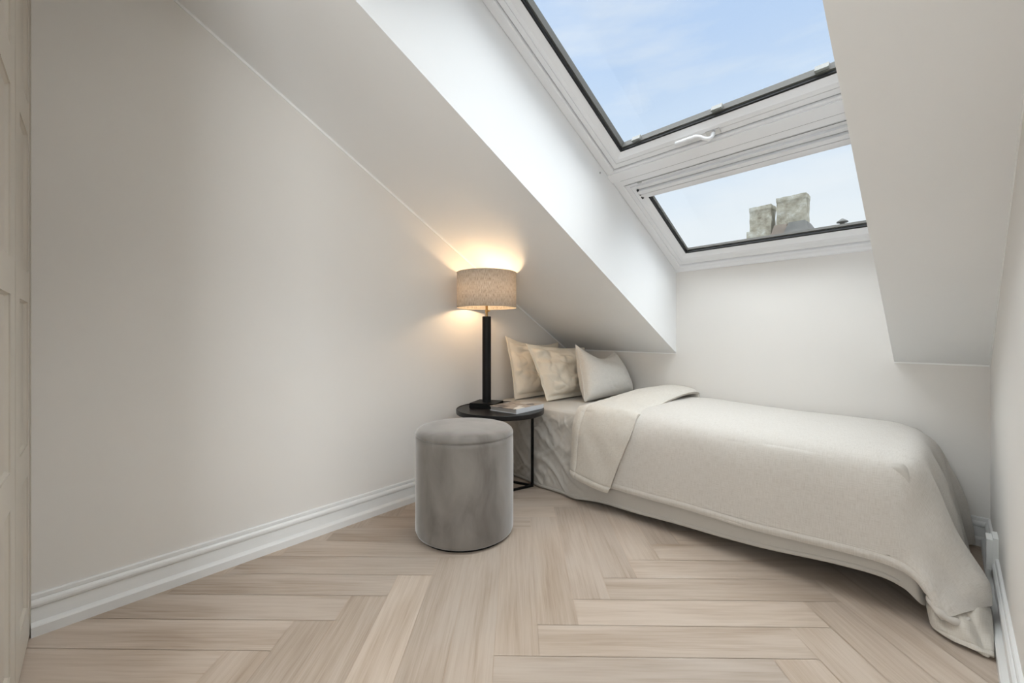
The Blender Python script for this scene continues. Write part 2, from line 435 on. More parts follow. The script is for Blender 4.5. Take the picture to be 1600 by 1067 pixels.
# ------------------------------------------------------------------ BASEBOARDS
PROF = [(0,BH),(.007,BH),(.0095,.1235),(.0095,.113),(.0085,.110),(.0125,.108),(.0165,.103),(.018,.096),(.0165,.089),(.012,.0845),(.0095,.0835),(.0105,.078),(.0125,.060),(.014,.041),(.026,.035),(.030,.031),(.030,0),(0,0)]
def baseboard(name, plan):
    """plan: list of (point, inward offset direction scaled so that 1 = perpendicular metre)"""
    bm = bmesh.new()
    secs = [[(p[0]+d[0]*t, p[1]+d[1]*t, z) for t, z in PROF] for p, d in plan]
    sweep(bm, secs)
    return struct(link(name, bm, M['trim']))
nl = Vector((1, -XLS)).normalized(); nb = Vector((YBS, -1)).normalized(); nr = Vector((-1, 0))
def corner(n1, n2):                # mitre direction
    k = 1 + n1.dot(n2); return ((n1+n2)/k)
def isect_left_back():
    # x = XL0+XLS*y ; y = YB0+YBS*x
    x = (XL0 + XLS*YB0)/(1 - XLS*YBS); return (x, yb(x))
LB = isect_left_back(); RB = (XR, yb(XR))
baseboard('baseboard_left', [((xl(-.1985), -.1985), nl), (LB, corner(nl, nb))])
baseboard('baseboard_back', [(LB, corner(nl, nb)), (RB, corner(nb, nr))])
baseboard('baseboard_right', [(RB, corner(nb, nr)), ((XR, -.35), nr)])

# thin white paint bead where the sloping ceiling meets the walls
def bead(name, a, b, side, down, w=.009, t=.003):
    bm = bmesh.new(); a, b, s, d = map(Vector, (a, b, side, down))
    hexa(bm, [a, b, b+d*w, a+d*w, a+s*t, b+s*t, b+s*t+d*w, a+s*t+d*w])
    return struct(link(name, bm, M['bead']))
dn = Vector((0,0,-1))
y0, y1 = -.05, yl_end-.12
bead('trim_1', (xl(y0), y0, zc(y0)), (xl(y1), y1, zc(y1)), (1,.0894,0), dn, .013)
bead('trim_2', (LB[0], LB[1], zc(LB[1])), (X1, yb(X1), zc(yb(X1))), (0,-1,0), dn, .008)
bead('trim_3', (X2, yb(X2), zc(yb(X2))), (XR, yb(XR), zc(yb(XR))), (0,-1,0), dn, .008)
bead('trim_4', (XR, -.05, zc(-.05)), (XR, yb(XR), zc(yb(XR))), (-1,0,0), dn, .012)

# ------------------------------------------------------------------ SKYLIGHT WINDOWS
def ring(bm, u0, u1, y0, y1, prof, mb=1.0, closed=False, mt=1.0):
    """profile [(offset inwards, n)] mitred round the rectangle; mb / mt widen the bottom / top rail"""
    R = []
    for o, n in prof:
        dy0, dy1 = o*CO*mt, o*CO*mb
        R.append([bm.verts.new(WP(*q, n)) for q in ((u0+o, y0+dy0), (u1-o, y0+dy0), (u1-o, y1-dy1), (u0+o, y1-dy1))])
    k = len(R)
    for a in range(k if closed else k-1):
        A, B = R[a], R[(a+1) % k]
        for i in range(4): bm.faces.new((A[i], A[(i+1)%4], B[(i+1)%4], B[i]))

def window(name, label, u0, u1, y0, y1, fy0, fy1, mb, mt, cl=-.070):
    root = thing(name, label, None, WP((u0+u1)/2, y1, 0), kind='structure')
    # fixed outer frame against the lining
    bm = bmesh.new()
    ring(bm, X1, X2W+.01, fy0, fy1, [(0,.0),(0,.010),(.004,.014),(.040,.014),(.046,.010),(.0475,.0),(.0475,-.07),(0,-.07)], 1.0, True)
    link('window_frame', bm, M['pvc'], root)
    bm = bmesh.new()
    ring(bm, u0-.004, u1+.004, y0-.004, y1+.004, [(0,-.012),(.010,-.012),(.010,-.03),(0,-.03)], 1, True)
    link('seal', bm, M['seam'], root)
    bm = bmesh.new()
    ring(bm, u0, u1, y0, y1, [(0,-.06),(0,.0),(.003,.004),(.029,.004),(.0305,.0),(.032,.0),(.034,.008),(.056,.008),(.060,.005),(.083,-.008),(.084,-.030)], mb, True, mt)
    link('sash', bm, M['pvc'], root)
    bm = bmesh.new()
    ring(bm, u0, u1, y0, y1, [(.0835,-.007),(.0905,-.009),(.0905,-.021),(.0835,-.021)], mb, True, mt)
    link('gasket', bm, M['rubber'], root)
    # outer cladding seen through the pane
    bm = bmesh.new()
    ring(bm, u0, u1, y0, y1, [(.086,-.022),(.098,-.022),(.099,cl),(.06,cl-.004),(.06,-.022)], mb, True, mt)
    link('outer_cladding', bm, M['alu'], root)
    bm = bmesh.new()
    g0, gb, gt = .086, .086*CO*mb, .086*CO*mt
    wbox(bm, u0+g0, u1-g0, y0+gt, y1-gb, -.014, -.018)
    link('glass', bm, M['glass'], root)
    return root
U0, U1 = -1.279, -.178
TOPY = .80
w1 = window('window_1', 'large upper roof window with white sash and lever handle', U0, U1, TOPY, 1.985, TOPY-.05, 2.03, 1.0, 1.0, -.056)
w2 = window('window_2', 'low roof window with raised white pleated blind', U0-.009, U1, 2.095, 2.795, 2.05, 2.84, 1.20, .8, -.036)
# white glazing blocks on the upper pane's lower edge
for i, u in enumerate((-1.10, -.71, -.335)):
    bm = bmesh.new(); yy = 1.985 - .1005*CO
    wbox(bm, u-.022, u+.022, yy-.011, yy-.001, -.024, -.048); bevel(bm, .003)
    link('glazing_block', bm, M['pads'], w1)
# transom: recessed band, then cover board
bm = bmesh.new(); wbox(bm, X1, X2W, 2.0, 2.052, .020, -.05); bevel(bm, .003)
link('transom_board', bm, M['pvc'], w2)
bm = bmesh.new(); wbox(bm, X1+.004, X2W-.004, 1.992, 2.006, -.002, -.05)
link('transom_groove', bm, M['pvc'], w1)
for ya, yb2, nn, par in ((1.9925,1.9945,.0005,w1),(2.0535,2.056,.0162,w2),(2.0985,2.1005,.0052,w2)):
    bm = bmesh.new(); wbox(bm, X1+.05, X2W-.02, ya, yb2, nn-.003, nn); link('shadow_strip', bm, M['shade_line'], par)  # thin grey strips painting recess shadow lines onto the frames
# pleated blind packed under the head of the lower window
blind = bmesh.new()
for (a, b_, n) in ((2.116,2.134,.018), (2.140,2.160,.030), (2.167,2.186,.024), (2.190,2.204,.012)):
    bb = bmesh.new(); wbox(bb, U0+.062, U1-.062, a, b_, -.024, n); bevel(bb, .006, 3)
    me = bpy.data.meshes.new('t'); bb.to_mesh(me); bb.free(); blind.from_mesh(me); bpy.data.meshes.remove(me)
bo = link('pleated_blind', blind, M['blind'], w2, smooth=False)
for yy in (2.140, 2.1645, 2.191):
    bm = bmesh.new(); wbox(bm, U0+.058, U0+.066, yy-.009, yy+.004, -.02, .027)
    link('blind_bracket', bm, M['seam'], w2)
bm = bmesh.new(); wbox(bm, U0+.075, U0+.100, 2.1005, 2.1055, .004, .0085)
link('maker_plate', bm, M['grey_plastic'], w2)
# lever handle on the upper sash's lower rail
hy = 1.962
bm = bmesh.new(); wbox(bm, -.775, -.715, hy-.012, hy+.012, .0, .012); bevel(bm, .003)
hb = link('handle_plate', bm, M['chrome'], w1)
bm = bmesh.new()
pts = [WP(-.742,hy,.010), WP(-.746,hy,.040), WP(-.757,hy-.002,.048), WP(-.772,hy-.008,.046), WP(-.790,hy-.022,.042), WP(-.806,hy-.028,.040), WP(-.84,hy-.028,.040), WP(-.90,hy-.026,.040)]
tube(bm, pts, [.0085,.0085,.0095,.0085,.008,.008,.0085,.0095], 12)
link('handle', bm, M['pvc'], w1, smooth=True)
# small screw cap beside the sash
bm = bmesh.new(); c0 = WP(X1+.001, 1.945, .05)
tube(bm, [c0, c0+Vector((.003,0,0))], .005, 12); link('screw_cap', bm, M['grey_plastic'], w1)
# moulding between the lower window and the wall
bm = bmesh.new()
P = []
for yy, n in ((2.800,-.05),(2.800,.012),(2.812,.014),(2.818,.006),(2.824,.014),(2.836,.022),(2.846,.022),(2.852,.014),(2.853,-.02),(2.853,-.05)):
    p = WP(0, yy, n); P.append((p.y, p.z))
prism(bm, P, 'x', X1, X2W)
struct(link('trim_5', bm, M['pvc'], None))

# ------------------------------------------------------------------ WARDROBE
TAU = .025
def wf(x, d=0.0):                 # point on wardrobe front; d = metres behind the front
    return Vector((x, -.200 + TAU*(x+2.023) - d, 0))
wr = thing('wardrobe', 'tall beige built-in wardrobe with panelled doors beside the left wall', 'wardrobe', wf(-1.6,.3))
def wslab(bm, x0, x1, d0, d1, z0, z1):
    a, b_, c_, d_ = wf(x0,d1), wf(x1,d1), wf(x1,d0), wf(x0,d0)
    Z0, Z1 = Vector((0,0,z0)), Vector((0,0,z1))
    return hexa(bm, [a+Z0,b_+Z0,c_+Z0,d_+Z0,a+Z1,b_+Z1,c_+Z1,d_+Z1])
bm = bmesh.new(); wslab(bm, -1.962, -.95, .022, .62, 0, 2.30); link('carcass', bm, M['door'], wr)
bm = bmesh.new(); wslab(bm, -2.024, -2.004, -.002, .05, .0, 2.30); link('filler_strip', bm, M['door'], wr)
RAILS = [(.012,.116),(.525,.617),(1.055,1.146),(1.57,1.665),(2.19,2.29)]
def door(x0, x1, sl, sr):
    bm = bmesh.new()
    def part(a,b_,z0,z1,d=0.0):
        wslab(bm, a, b_, d, .020, z0, z1)
    # panel plane 8 mm behind stiles and rails, chamfered edge
    x0_, x1_ = x0, x1
    part(x0_, x0_+sl, .012, 2.29); part(x1_-sr, x1_, .012, 2.29)
    for z0, z1 in RAILS: part(x0_+sl, x1_-sr, z0, z1)
    for (za, zb), (zc_, zd) in zip(RAILS, RAILS[1:]):
        # recessed panel with a sloping bead all round
        xa_, xb_, z0, z1 = x0_+sl, x1_-sr, zb, zc_
        q = .006
        o4 = [(xa_,z0),(xb_,z0),(xb_,z1),(xa_,z1)]; i4 = [(xa_+q,z0+q),(xb_-q,z0+q),(xb_-q,z1-q),(xa_+q,z1-q)]
        A = [bm.verts.new(wf(x,.003)+Vector((0,0,z))) for x, z in o4]; B = [bm.verts.new(wf(x,.009)+Vector((0,0,z))) for x, z in i4]
        for i in range(4): bm.faces.new((A[i],A[(i+1)%4],B[(i+1)%4],B[i]))
        bm.faces.new(B)
    return link('door', bm, M['door'], wr, recalc=True)
door(-2.001, -1.679, .045, .085)
door(-1.673, -1.275, .085, .085)
door(-1.269, -.950, .085, .085)

# ------------------------------------------------------------------ WALL OUTLET on right wall over the baseboard
ou = thing('socket_box', 'small white surface-mounted socket box on right wall above baseboard', 'socket', (XR, 2.42, .06))
bm = bmesh.new(); box(bm, XR-.014, XR, 2.365, 2.452, .056+.075-.075, .200); bevel(bm, .0015); link('back_plate', bm, M['white_plastic'], ou)
bm = bmesh.new(); box(bm, XR-.030, XR-.014, 2.372, 2.449, .078, .190); bevel(bm, .002); link('cover', bm, M['white_plastic'], ou)

# ------------------------------------------------------------------ cloth helpers
def catmull(p, t):
    n = len(p); x = t*(n-1); i = min(int(x), n-2); f = x - i
    a, b, c, d = p[max(i-1,0)], p[i], p[i+1], p[min(i+2,n-1)]
    return tuple(.5*((2*b[k]) + (-a[k]+c[k])*f + (2*a[k]-5*b[k]+4*c[k]-d[k])*f*f + (-a[k]+3*b[k]-3*c[k]+d[k])*f**3) for k in range(len(b)))
def surf(ctrl, nu, nv):
    """ctrl: list of columns (each a list of 3-D rows) -> nu x nv grid"""
    cols = []
    rows = len(ctrl[0])
    dense = [[catmull(c, v/(nv-1)) for v in range(nv)] for c in ctrl]
    for u in range(nu):
        cols.append([Vector(catmull([d[v] for d in dense], u/(nu-1))) for v in range(nv)])
    return cols
def grid_mesh(bm, G, uvscale=None, flip=False):
    uvl = bm.loops.layers.uv.verify()
    V = [[bm.verts.new(p) for p in c] for c in G]
    # arc-length uv
    nu, nv = len(G), len(G[0])
    su = [0]*nv
    U = [[0]*nv for _ in range(nu)]; Vv = [[0]*nv for _ in range(nu)]
    for i in range(nu):
        for j in range(nv):
            if i: U[i][j] = U[i-1][j] + (G[i][nv//2]-G[i-1][nv//2]).length
            if j: Vv[i][j] = Vv[i][j-1] + (G[nu//2][j]-G[nu//2][j-1]).length
    fs = []
    for i in range(nu-1):
        for j in range(nv-1):
            q = [(i,j),(i+1,j),(i+1,j+1),(i,j+1)]
            if flip: q = q[::-1]
            f = bm.faces.new([V[a][b] for a, b in q]); f.smooth = True
            for lp, (a, b) in zip(f.loops, q): lp[uvl].uv = (U[a][b], Vv[a][b])
            fs.append(f)
    return V, fs
def normals(G):
    nu, nv = len(G), len(G[0]); R = []
    for i in range(nu):
        row = []
        for j in range(nv):
            a = G[min(i+1,nu-1)][j] - G[max(i-1,0)][j]; b = G[i][min(j+1,nv-1)] - G[i][max(j-1,0)]
            n = a.cross(b)
            if n.length > 1e-9: n.normalize()
            row.append(n)
        R.append(row)
    return R
def solid(o, t, offset=-1, sub=1):
    m = o.modifiers.new('Solidify', 'SOLIDIFY'); m.thickness = t; m.offset = offset
    if sub:
        s = o.modifiers.new('Subdivision', 'SUBSURF'); s.levels = sub; s.render_levels = sub
def fnoise(x, y, z=0, s=1): return noise.noise(Vector((x*s, y*s, z)))
def ridge(x):  return (1-abs(x)*2.2)
def smooth(a, b, x):
    t = max(0, min(1, (x-a)/(b-a))); return t*t*(3-2*t)

# ------------------------------------------------------------------ BED
bed = thing('bed', 'single bed with low dark base and mattress against the back wall', 'bed', (-1.16, 2.39, 0))
bm = bmesh.new(); box(bm, -2.12, -.20, 2.10, 2.78, .06, .27); bevel(bm, .01); link('bed_base', bm, M['dark'], bed)  # base set low and dark to block light under the bed
bm = bmesh.new(); box(bm, -2.17, -.14, 1.985, 2.800, .27, .490); bevel(bm, .03, 4); link('mattress', bm, M['ticking'], bed, smooth=True)
for x, y in ((-2.0,2.26),(-2.0,2.68),(-.45,2.26),(-.45,2.68)):
    bm = bmesh.new(); lathe(bm, [(.022,0),(.028,.065)], (x,y), 16); link('leg', bm, M['dark'], bed)

# sheet: over the mattress and hanging to the floor in front
def sheet():
    def col(x, fy, fz, d=0):
        return [(x,2.822,.44),(x,2.820,.485),(x,2.79,.502),(x,2.45,.503),(x,2.10,.503),(x,1.995,.505),(x,1.966,.498),(x,1.955,.470),(x,1.957,.36),(x,1.952+(fy-1.95)*.3,.22),(x,1.95+(fy-1.95)*.75,.09+fz*.3),(x,fy,fz)]
    xs = [(-2.185,1.965,.006),(-2.05,1.962,.006),(-1.90,1.955,.006),(-1.80,1.932,.006),(-1.70,1.940,.006),(-1.60,1.94,.008),(-1.50,1.925,.012),(-1.40,1.95,.020),(-1.30,1.95,.03),(-1.10,1.945,.040),(-.90,1.95,.052),(-.65,1.945,.064),(-.45,1.95,.082),(-.31,1.95,.099),(-.18,1.948,.108),(-.115,1.955,.09)]
    C = [col(*a) for a in xs]
    # foot end of the sheet, tucked round the corner
    C.append([(-.085,2.822,.40),(-.085,2.820,.42),(-.085,2.79,.43),(-.083,2.45,.43),(-.083,2.15,.43),(-.085,2.05,.425),(-.088,2.0,.41),(-.09,1.975,.38),(-.092,1.965,.30),(-.085,1.965,.20),(-.075,1.96,.10),(-.070,1.955,.055)])
    C.append([(-.07,2.822,.1),(-.065,2.820,.11),(-.06,2.79,.11),(-.06,2.45,.11),(-.055,2.2,.10),(-.05,2.12,.10),(-.05,2.09,.09),(-.05,2.07,.08),(-.05,2.06,.07),(-.05,2.05,.06),(-.048,2.045,.045),(-.048,2.04,.035)])
    G = surf(C, 420, 130); Nn = normals(G)
    for i, c in enumerate(G):
        for j, p in enumerate(c):
            hang = smooth(.50, .44, p.z)*smooth(.0,.06,p.z)*(1 if p.y < 2.2 else .1)
            left = smooth(-1.2, -1.6, p.x)
            # crumple creases: ridged noise stretched diagonally
            a = p.x*1.0 + p.z*.9; b = p.z*1.0 - p.x*.7
            r1 = abs(fnoise(a*7, b*3.2, 1.7)); r2 = abs(fnoise(a*3+4, b*11, 5.1)); r3 = abs(fnoise(p.x*17, p.z*14, 8.3))
            r4 = abs(fnoise(a*16+2, b*6, 3.3)); r5 = abs(fnoise(a*9+b*8, b*15-a*6, 6.1))
            d = hang*left*(.010*(1-min(1,r1*4.5)) + .007*(1-min(1,r2*5)) + .0015*(1-min(1,r3*4)) + .0035*(1-min(1,r4*5)) + .0022*(1-min(1,r5*5)))
            d += hang*(1-left)*.004*fnoise(p.x*6, p.z*5, 3)
            d += hang*.006*fnoise(p.x*4, p.z*1.5, 9)
            topm = smooth(.49,.503,p.z)*.002*fnoise(p.x*9, p.y*9, 2)
            q = p + Vector((0,-d,topm)); q.y = min(q.y, yb(q.x)-.006); G[i][j] = q
    bm = bmesh.new(); grid_mesh(bm, G)
    o = link('bed_sheet', bm, M['sheet'], None, smooth=True)
    solid(o, .0025, 0, 0)
    # stitched hem along the lower edge
    bm = bmesh.new()
    HG = []
    for c in G[:366]:
        n = len(c); last = c[-1]; prev = c[-6]
        dirv = (prev-last).normalized()
        out = Vector((0,-1,0))
        HG.append([last + out*.001, last + out*.0045 + dirv*.001, last+dirv*.016+out*.0045, last+dirv*.018+out*.001])
    grid_mesh(bm, HG)
    link('hem', bm, M['sheet'], o, smooth=True)
    return tag(o, 'crumpled cream bed sheet hanging from the mattress to the floor', 'sheet')
sheet_o = sheet()

# bedspread: control columns, back edge -> front hem
def spread():
    def std(x, back=2.838, dz=0.0, w=0.0, hz=.150):
        return [(x,back,.40),(x,back-.004,.49+dz),(x,2.78,.530+dz),(x,2.60,.538+dz),(x,2.35,.541+dz),(x,2.12,.538+dz),(x,2.01,.525+dz*.6),(x,1.955,.490),(x,1.932-w,.42),(x,1.925-w,.31),(x,1.922-w,.21),(x,1.921-w,hz+.034),(x,1.922-w,hz+.030),(x,1.918-w,hz+.016),(x,1.922-w,hz)]
    C = [std(-1.50,2.83,-.012,0,.135), std(-1.42,2.83,-.004,0,.138), std(-1.25,2.838,.006,0,.142), std(-1.05,2.838,.014,.003,.144), std(-.85,2.838,.006,-.002,.148), std(-.60,2.838,-.002,.004,.150), std(-.40,2.838,-.002,0,.160), std(-.25,2.838,-.006,.003,.170), std(-.175,2.838,-.014,.004,.172)]
    C.append([(-.110,2.835,.37),(-.110,2.832,.45),(-.105,2.78,.488),(-.10,2.60,.503),(-.095,2.38,.508),(-.094,2.16,.508),(-.096,2.06,.503),(-.102,1.985,.485),(-.118,1.944,.42),(-.122,1.925,.31),(-.120,1.92,.225),(-.118,1.92,.196),(-.118,1.92,.192),(-.118,1.916,.178),(-.118,1.92,.164)])
    C.append([(-.058,2.835,.35),(-.056,2.832,.40),(-.052,2.78,.44),(-.056,2.60,.44),(-.052,2.42,.445),(-.050,2.22,.435),(-.045,2.11,.42),(-.052,2.03,.395),(-.070,1.972,.345),(-.078,1.94,.275),(-.080,1.925,.21),(-.080,1.915,.178),(-.080,1.915,.174),(-.080,1.910,.160),(-.080,1.914,.146)])
    C.append([(-.012,2.835,.26),(-.010,2.832,.29),(-.004,2.78,.325),(-.018,2.62,.32),(-.004,2.46,.33),(-.016,2.28,.315),(-.003,2.15,.315),(-.006,2.06,.30),(-.022,1.985,.265),(-.040,1.95,.215),(-.050,1.925,.17),(-.054,1.908,.145),(-.055,1.908,.141),(-.055,1.902,.130),(-.055,1.906,.118)])
    C.append([(.022,2.835,.17),(.024,2.832,.19),(.030,2.78,.215),(.010,2.64,.20),(.034,2.48,.215),(.010,2.32,.20),(.038,2.18,.21),(.040,2.08,.215),(.020,2.0,.20),(-.008,1.958,.165),(-.028,1.925,.135),(-.038,1.902,.115),(-.040,1.902,.111),(-.041,1.896,.102),(-.042,1.90,.092)])
    C.append([(.044,2.835,.08),(.046,2.832,.09),(.050,2.78,.11),(.028,2.66,.10),(.054,2.50,.105),(.030,2.34,.10),(.064,2.21,.115),(.076,2.10,.135),(.062,2.01,.150),(.026,1.960,.125),(-.006,1.915,.105),(-.024,1.892,.085),(-.027,1.891,.081),(-.029,1.888,.075),(-.030,1.892,.070)])
    C.append([(.056,2.835,.012),(.058,2.832,.014),(.060,2.78,.02),(.040,2.66,.018),(.062,2.50,.02),(.044,2.34,.02),(.070,2.23,.03),(.084,2.12,.06),(.080,2.03,.090),(.050,1.965,.090),(.018,1.915,.085),(-.010,1.892,.072),(-.014,1.891,.068),(-.018,1.890,.064),(-.022,1.893,.060)])
    G = surf(C, 250, 150); Nn = normals(G)
    for i, c in enumerate(G):
        for j, p in enumerate(c):
            n = Nn[i][j]
            ov = Vector((max(0,p.x+.25)*3, min(0,p.y-2.1)*3, max(0,p.z-.35)*3+.01))
            if n.dot(ov) < 0: n = -n
            foot = smooth(-.14, -.02, p.x)
            d = .0035*fnoise(p.x*3.2, p.y*3.2, 1+p.z*2) + .0014*fnoise(p.x*11, p.y*11, 3+p.z*8)
            d += foot*.008*fnoise(p.y*9, p.z*3.0, 4) * smooth(.5,.3,p.z)
            fold = .5-.5*math.cos(2*PI*(p.y-2.06+.05*(.5-p.z))/.30)
            d -= smooth(-.13,-.03,p.x)*smooth(2.05,2.12,p.y)*smooth(2.80,2.70,p.y)*smooth(.53,.25,p.z)*.040*fold**1.5
            d += foot*.005*fnoise(p.y*19, p.z*9.0, 7) * smooth(.5,.3,p.z)
            # soft vertical dents along the hanging side
            if p.y < 1.96: d += .004*fnoise(p.x*5, p.z*1.2, 6)
            if j > 143: d *= .3
            G[i][j] = p + n*d
            if G[i][j].z < .008: G[i][j].z = .008
            G[i][j].y = min(G[i][j].y, yb(G[i][j].x)-.018)
            G[i][j].x = min(G[i][j].x, XR-.036 if G[i][j].z < .14 else XR-.01)
    bm = bmesh.new(); grid_mesh(bm, G)
    o = link('bedspread', bm, M['duvet'], None, smooth=True)
    solid(o, .014, 0, 1)
    # corner of the bedspread spilling onto the floor, folded under
    H = [
      [(-.058,2.00,.050),(-.058,1.975,.052),(-.054,1.950,.046),(-.050,1.935,.034),(-.046,1.930,.014)],
      [(-.038,1.96,.075),(-.040,1.935,.066),(-.040,1.915,.050),(-.038,1.905,.030),(-.032,1.902,.012)],
      [(-.006,1.95,.085),(-.008,1.925,.070),(-.006,1.902,.050),(-.002,1.885,.030),(.006,1.874,.012)],
      [(.026,1.96,.088),(.026,1.935,.072),(.030,1.908,.050),(.034,1.882,.028),(.042,1.862,.012)],
      [(.058,1.99,.090),(.056,1.955,.072),(.058,1.920,.050),(.062,1.885,.028),(.068,1.858,.013)],
      [(.078,2.03,.080),(.079,1.99,.064),(.079,1.945,.044),(.078,1.895,.024),(.077,1.862,.012)],
      [(.079,2.06,.030),(.080,2.01,.026),(.080,1.955,.020),(.079,1.905,.014),(.077,1.868,.010)],
    ]
    Gh = surf(H, 80, 60)
    for i, c in enumerate(Gh):
        for j, p in enumerate(c):
            a = i/79; b = j/59
            w = math.sin(PI*min(1,a*1.05))
            cr = .010*math.sin(11*a + 2.6*b + 1.2) + .006*math.sin(23*a - 5*b)
            cr += .008*fnoise(p.x*26, p.y*20, 2)
            hem = .004*math.exp(-((b-.84)/.03)**2)
            d = cr*w*math.sin(PI*min(1,b*.95+.05)) - hem
            Gh[i][j] = p + Vector((0,-d*.7,d)); Gh[i][j].z = max(Gh[i][j].z, .009); Gh[i][j].x = min(Gh[i][j].x, XR-.036)
    bm = bmesh.new(); grid_mesh(bm, Gh)
    q = link('folded_corner', bm, M['cover'], o, smooth=True); solid(q, .012, 0, 1)
    q['label'] = 'shaded underside corner bunched on the floor'
    # rolled lip where the corner turns over
    L1 = [(-.040,1.955,.135),(-.050,1.918,.118),(-.046,1.898,.098),(-.030,1.888,.080),(-.008,1.886,.068),(.014,1.898,.066),(.036,1.925,.075)]
    pts = [Vector(catmull(L1, t/30)) for t in range(31)]
    bm = bmesh.new(); tube(bm, pts, [.004+.008*max(0,math.sin(PI*k/30))**.7*(1+.25*math.sin(k*.9)) for k in range(31)], 14)
    bm.loops.layers.uv.verify()
    q = link('rolled_lip', bm, M['duvet'], o, smooth=True)
    # turned-back head end
    def band(x, y0w, s, hz, pf=0.0):
        return [(x+.02*s,2.842,.50+pf*.3),(x+.015*s,2.838,.548+pf*.8),(x+.01*s,2.79,.574+pf),(x,2.62,.578+pf),(x,2.38,.570+pf*.7),(x,2.16,.566),(x,2.02,.558),(x,1.953,.530),(x,1.908,.45),(x,1.892,.34),(x,1.886,.25),(x,1.880,hz+.042),(x,1.886,hz+.036),(x,1.876,hz+.018),(x,1.880,hz)]
    rows_r = [-1.165,-1.165,-1.170,-1.170,-1.165,-1.150,-1.135,-1.128,-1.135,-1.175,-1.210,-1.240,-1.243,-1.250,-1.262]
    rows_l = [-1.40,-1.405,-1.41,-1.43,-1.475,-1.50,-1.505,-1.507,-1.508,-1.508,-1.506,-1.505,-1.505,-1.504,-1.500]
    BC = []
    for k in range(13):
        t = k/12; prof = math.sin(PI*min(1,max(0,t)))**.45
        hz = .156 - .034*t
        cc = band(0, 0, 0, hz, .032)
        colm = []
        for r, (px_, py_, pz_) in enumerate(cc):
            x = rows_l[r]*(1-t) + rows_r[r]*t
            lift = (1-prof)*.030
            if r <= 6: pz_ -= lift
            else: py_ += lift*.55
            colm.append((x, py_, pz_))
        BC.append(colm)
    Gb = surf(BC, 90, 150)
    Nb = normals(Gb)
    for i, c in enumerate(Gb):
        for j, p in enumerate(c):
            t = i/89
            seam = -.006*math.exp(-((t-.16)/.018)**2)       # stitched line near the edge
            d = .004*fnoise(p.x*7, p.y*5, 3+p.z*3) + .002*fnoise(p.x*22, p.y*16, 3+p.z*12) + seam
            if p.y < 1.95: d += .006*fnoise((p.x*1.0+p.z*.5)*9, p.z*2.5, 12)
            n = Nb[i][j]
            if n.z - n.y < 0: n = -n
            Gb[i][j] = p + n*d; Gb[i][j].y = min(Gb[i][j].y, yb(Gb[i][j].x)-.020)
    bm = bmesh.new(); grid_mesh(bm, Gb)
    q = link('turned_back_edge', bm, M['cover'], o, smooth=True); solid(q, .022, 0, 1)
    return tag(o, 'oatmeal linen bedspread, head end folded back, spilling over the bed foot', 'bedspread')
spread_o = spread()

# ------------------------------------------------------------------ PILLOWS
def pillow(name, label, corners, T, mat, flange=.0, pinch=.05, dent=0.0, seed=1, wr=1.0, pipe=False, bow=(0,0,0), topdip=0.0, wrn=.006):
    """corners: near-bottom, far-bottom, far-top, near-top"""
    nb_, fb, ft, nt_ = [Vector(c) for c in corners]
    nrm = (fb-nb_).cross(nt_-nb_).normalized()
    W_ = ((fb-nb_).length + (ft-nt_).length)/2; H_ = ((nt_-nb_).length+(ft-fb).length)/2
    n = 91
    def half(sign):
        G = []
        for i in range(n):
            u = -1 + 2*i/(n-1); row = []
            for j in range(n):
                v = -1 + 2*j/(n-1)
                a, b = (u+1)/2, (v+1)/2
                base = (nb_*(1-a)+fb*a)*(1-b) + (nt_*(1-a)+ft*a)*b
                # concave edges between the ears
                pu = pinch*(1-v*v)*abs(u)**3*W_*.5*(1 if u > 0 else -1)
                pv = (pinch + (topdip if v > 0 else 0))*(1-u*u)*abs(v)**2.2*H_*.5*(1 if v > 0 else -.25)
                base = base - (fb-nb_).normalized()*pu - (nt_-nb_).normalized()*pv
                fu = 1 - flange/W_*2; fv = 1 - flange/H_*2
                uu = min(1, abs(u)/fu); vv = min(1, abs(v)/fv)
                th = ((1-uu**2.6)*(1-vv**2.6))**.42 if (uu < 1 and vv < 1) else 0
                th *= (1 - .28*max(0,v))
                th *= 1 - dent*math.exp(-((u/.5)**2 + ((v-.75)/.45)**2))
                w_ = wr*(wrn*fnoise(u*2.2+seed, v*2.6, seed*3.1) + wrn*.5*fnoise(u*6+seed, v*5, seed*1.3))
                # pull creases fanning from the edges
                w_ += wr*.004*math.sin(14*v + 3*u + 5*fnoise(u*2,v*2,seed))*smooth(.35,.95,abs(u))
                w_ -= wr*.0038*(1-min(1,4*abs(fnoise(u*1.8+v*1.5+seed, v*2.4-u*1.2, seed*2.2))))
                w_ -= wr*.0014*(1-min(1,4*abs(fnoise(u*4+seed, v*3.2+u*2, seed*4.2))))
                off = .0022 + T/2*th + w_*th**.5*1.3
                wav = .006*fnoise(u*3, v*3, seed+20)*wr if th == 0 or True else 0
                bo_ = Vector(bow)*(1-u*u)*(1-v*v)
                row.append(base + nrm*(sign*off + wav) + bo_)
            G.append(row)
        return G
    bm = bmesh.new(); A, _ = grid_mesh(bm, half(1)); B, _ = grid_mesh(bm, half(-1), flip=True)
    def rim(V): return [V[i][0] for i in range(n)] + [V[n-1][j] for j in range(1,n)] + [V[i][n-1] for i in range(n-2,-1,-1)] + [V[0][j] for j in range(n-2,0,-1)]
    ra, rb = rim(A), rim(B); k = len(ra)
    for i in range(k):
        f = bm.faces.new((ra[i], ra[(i+1)%k], rb[(i+1)%k], rb[i])); f.smooth = True
    rimpts = [((a.co+b.co)/2).copy() for a, b in zip(ra, rb)]
    o = link(name, bm, mat, None, smooth=True)
    if pipe:
        bm = bmesh.new()
        pts = rimpts + [rimpts[0], ]
        tube(bm, pts, .0035, 8); bm.loops.layers.uv.verify()
        link('piping', bm, mat, o, smooth=True)
    return o
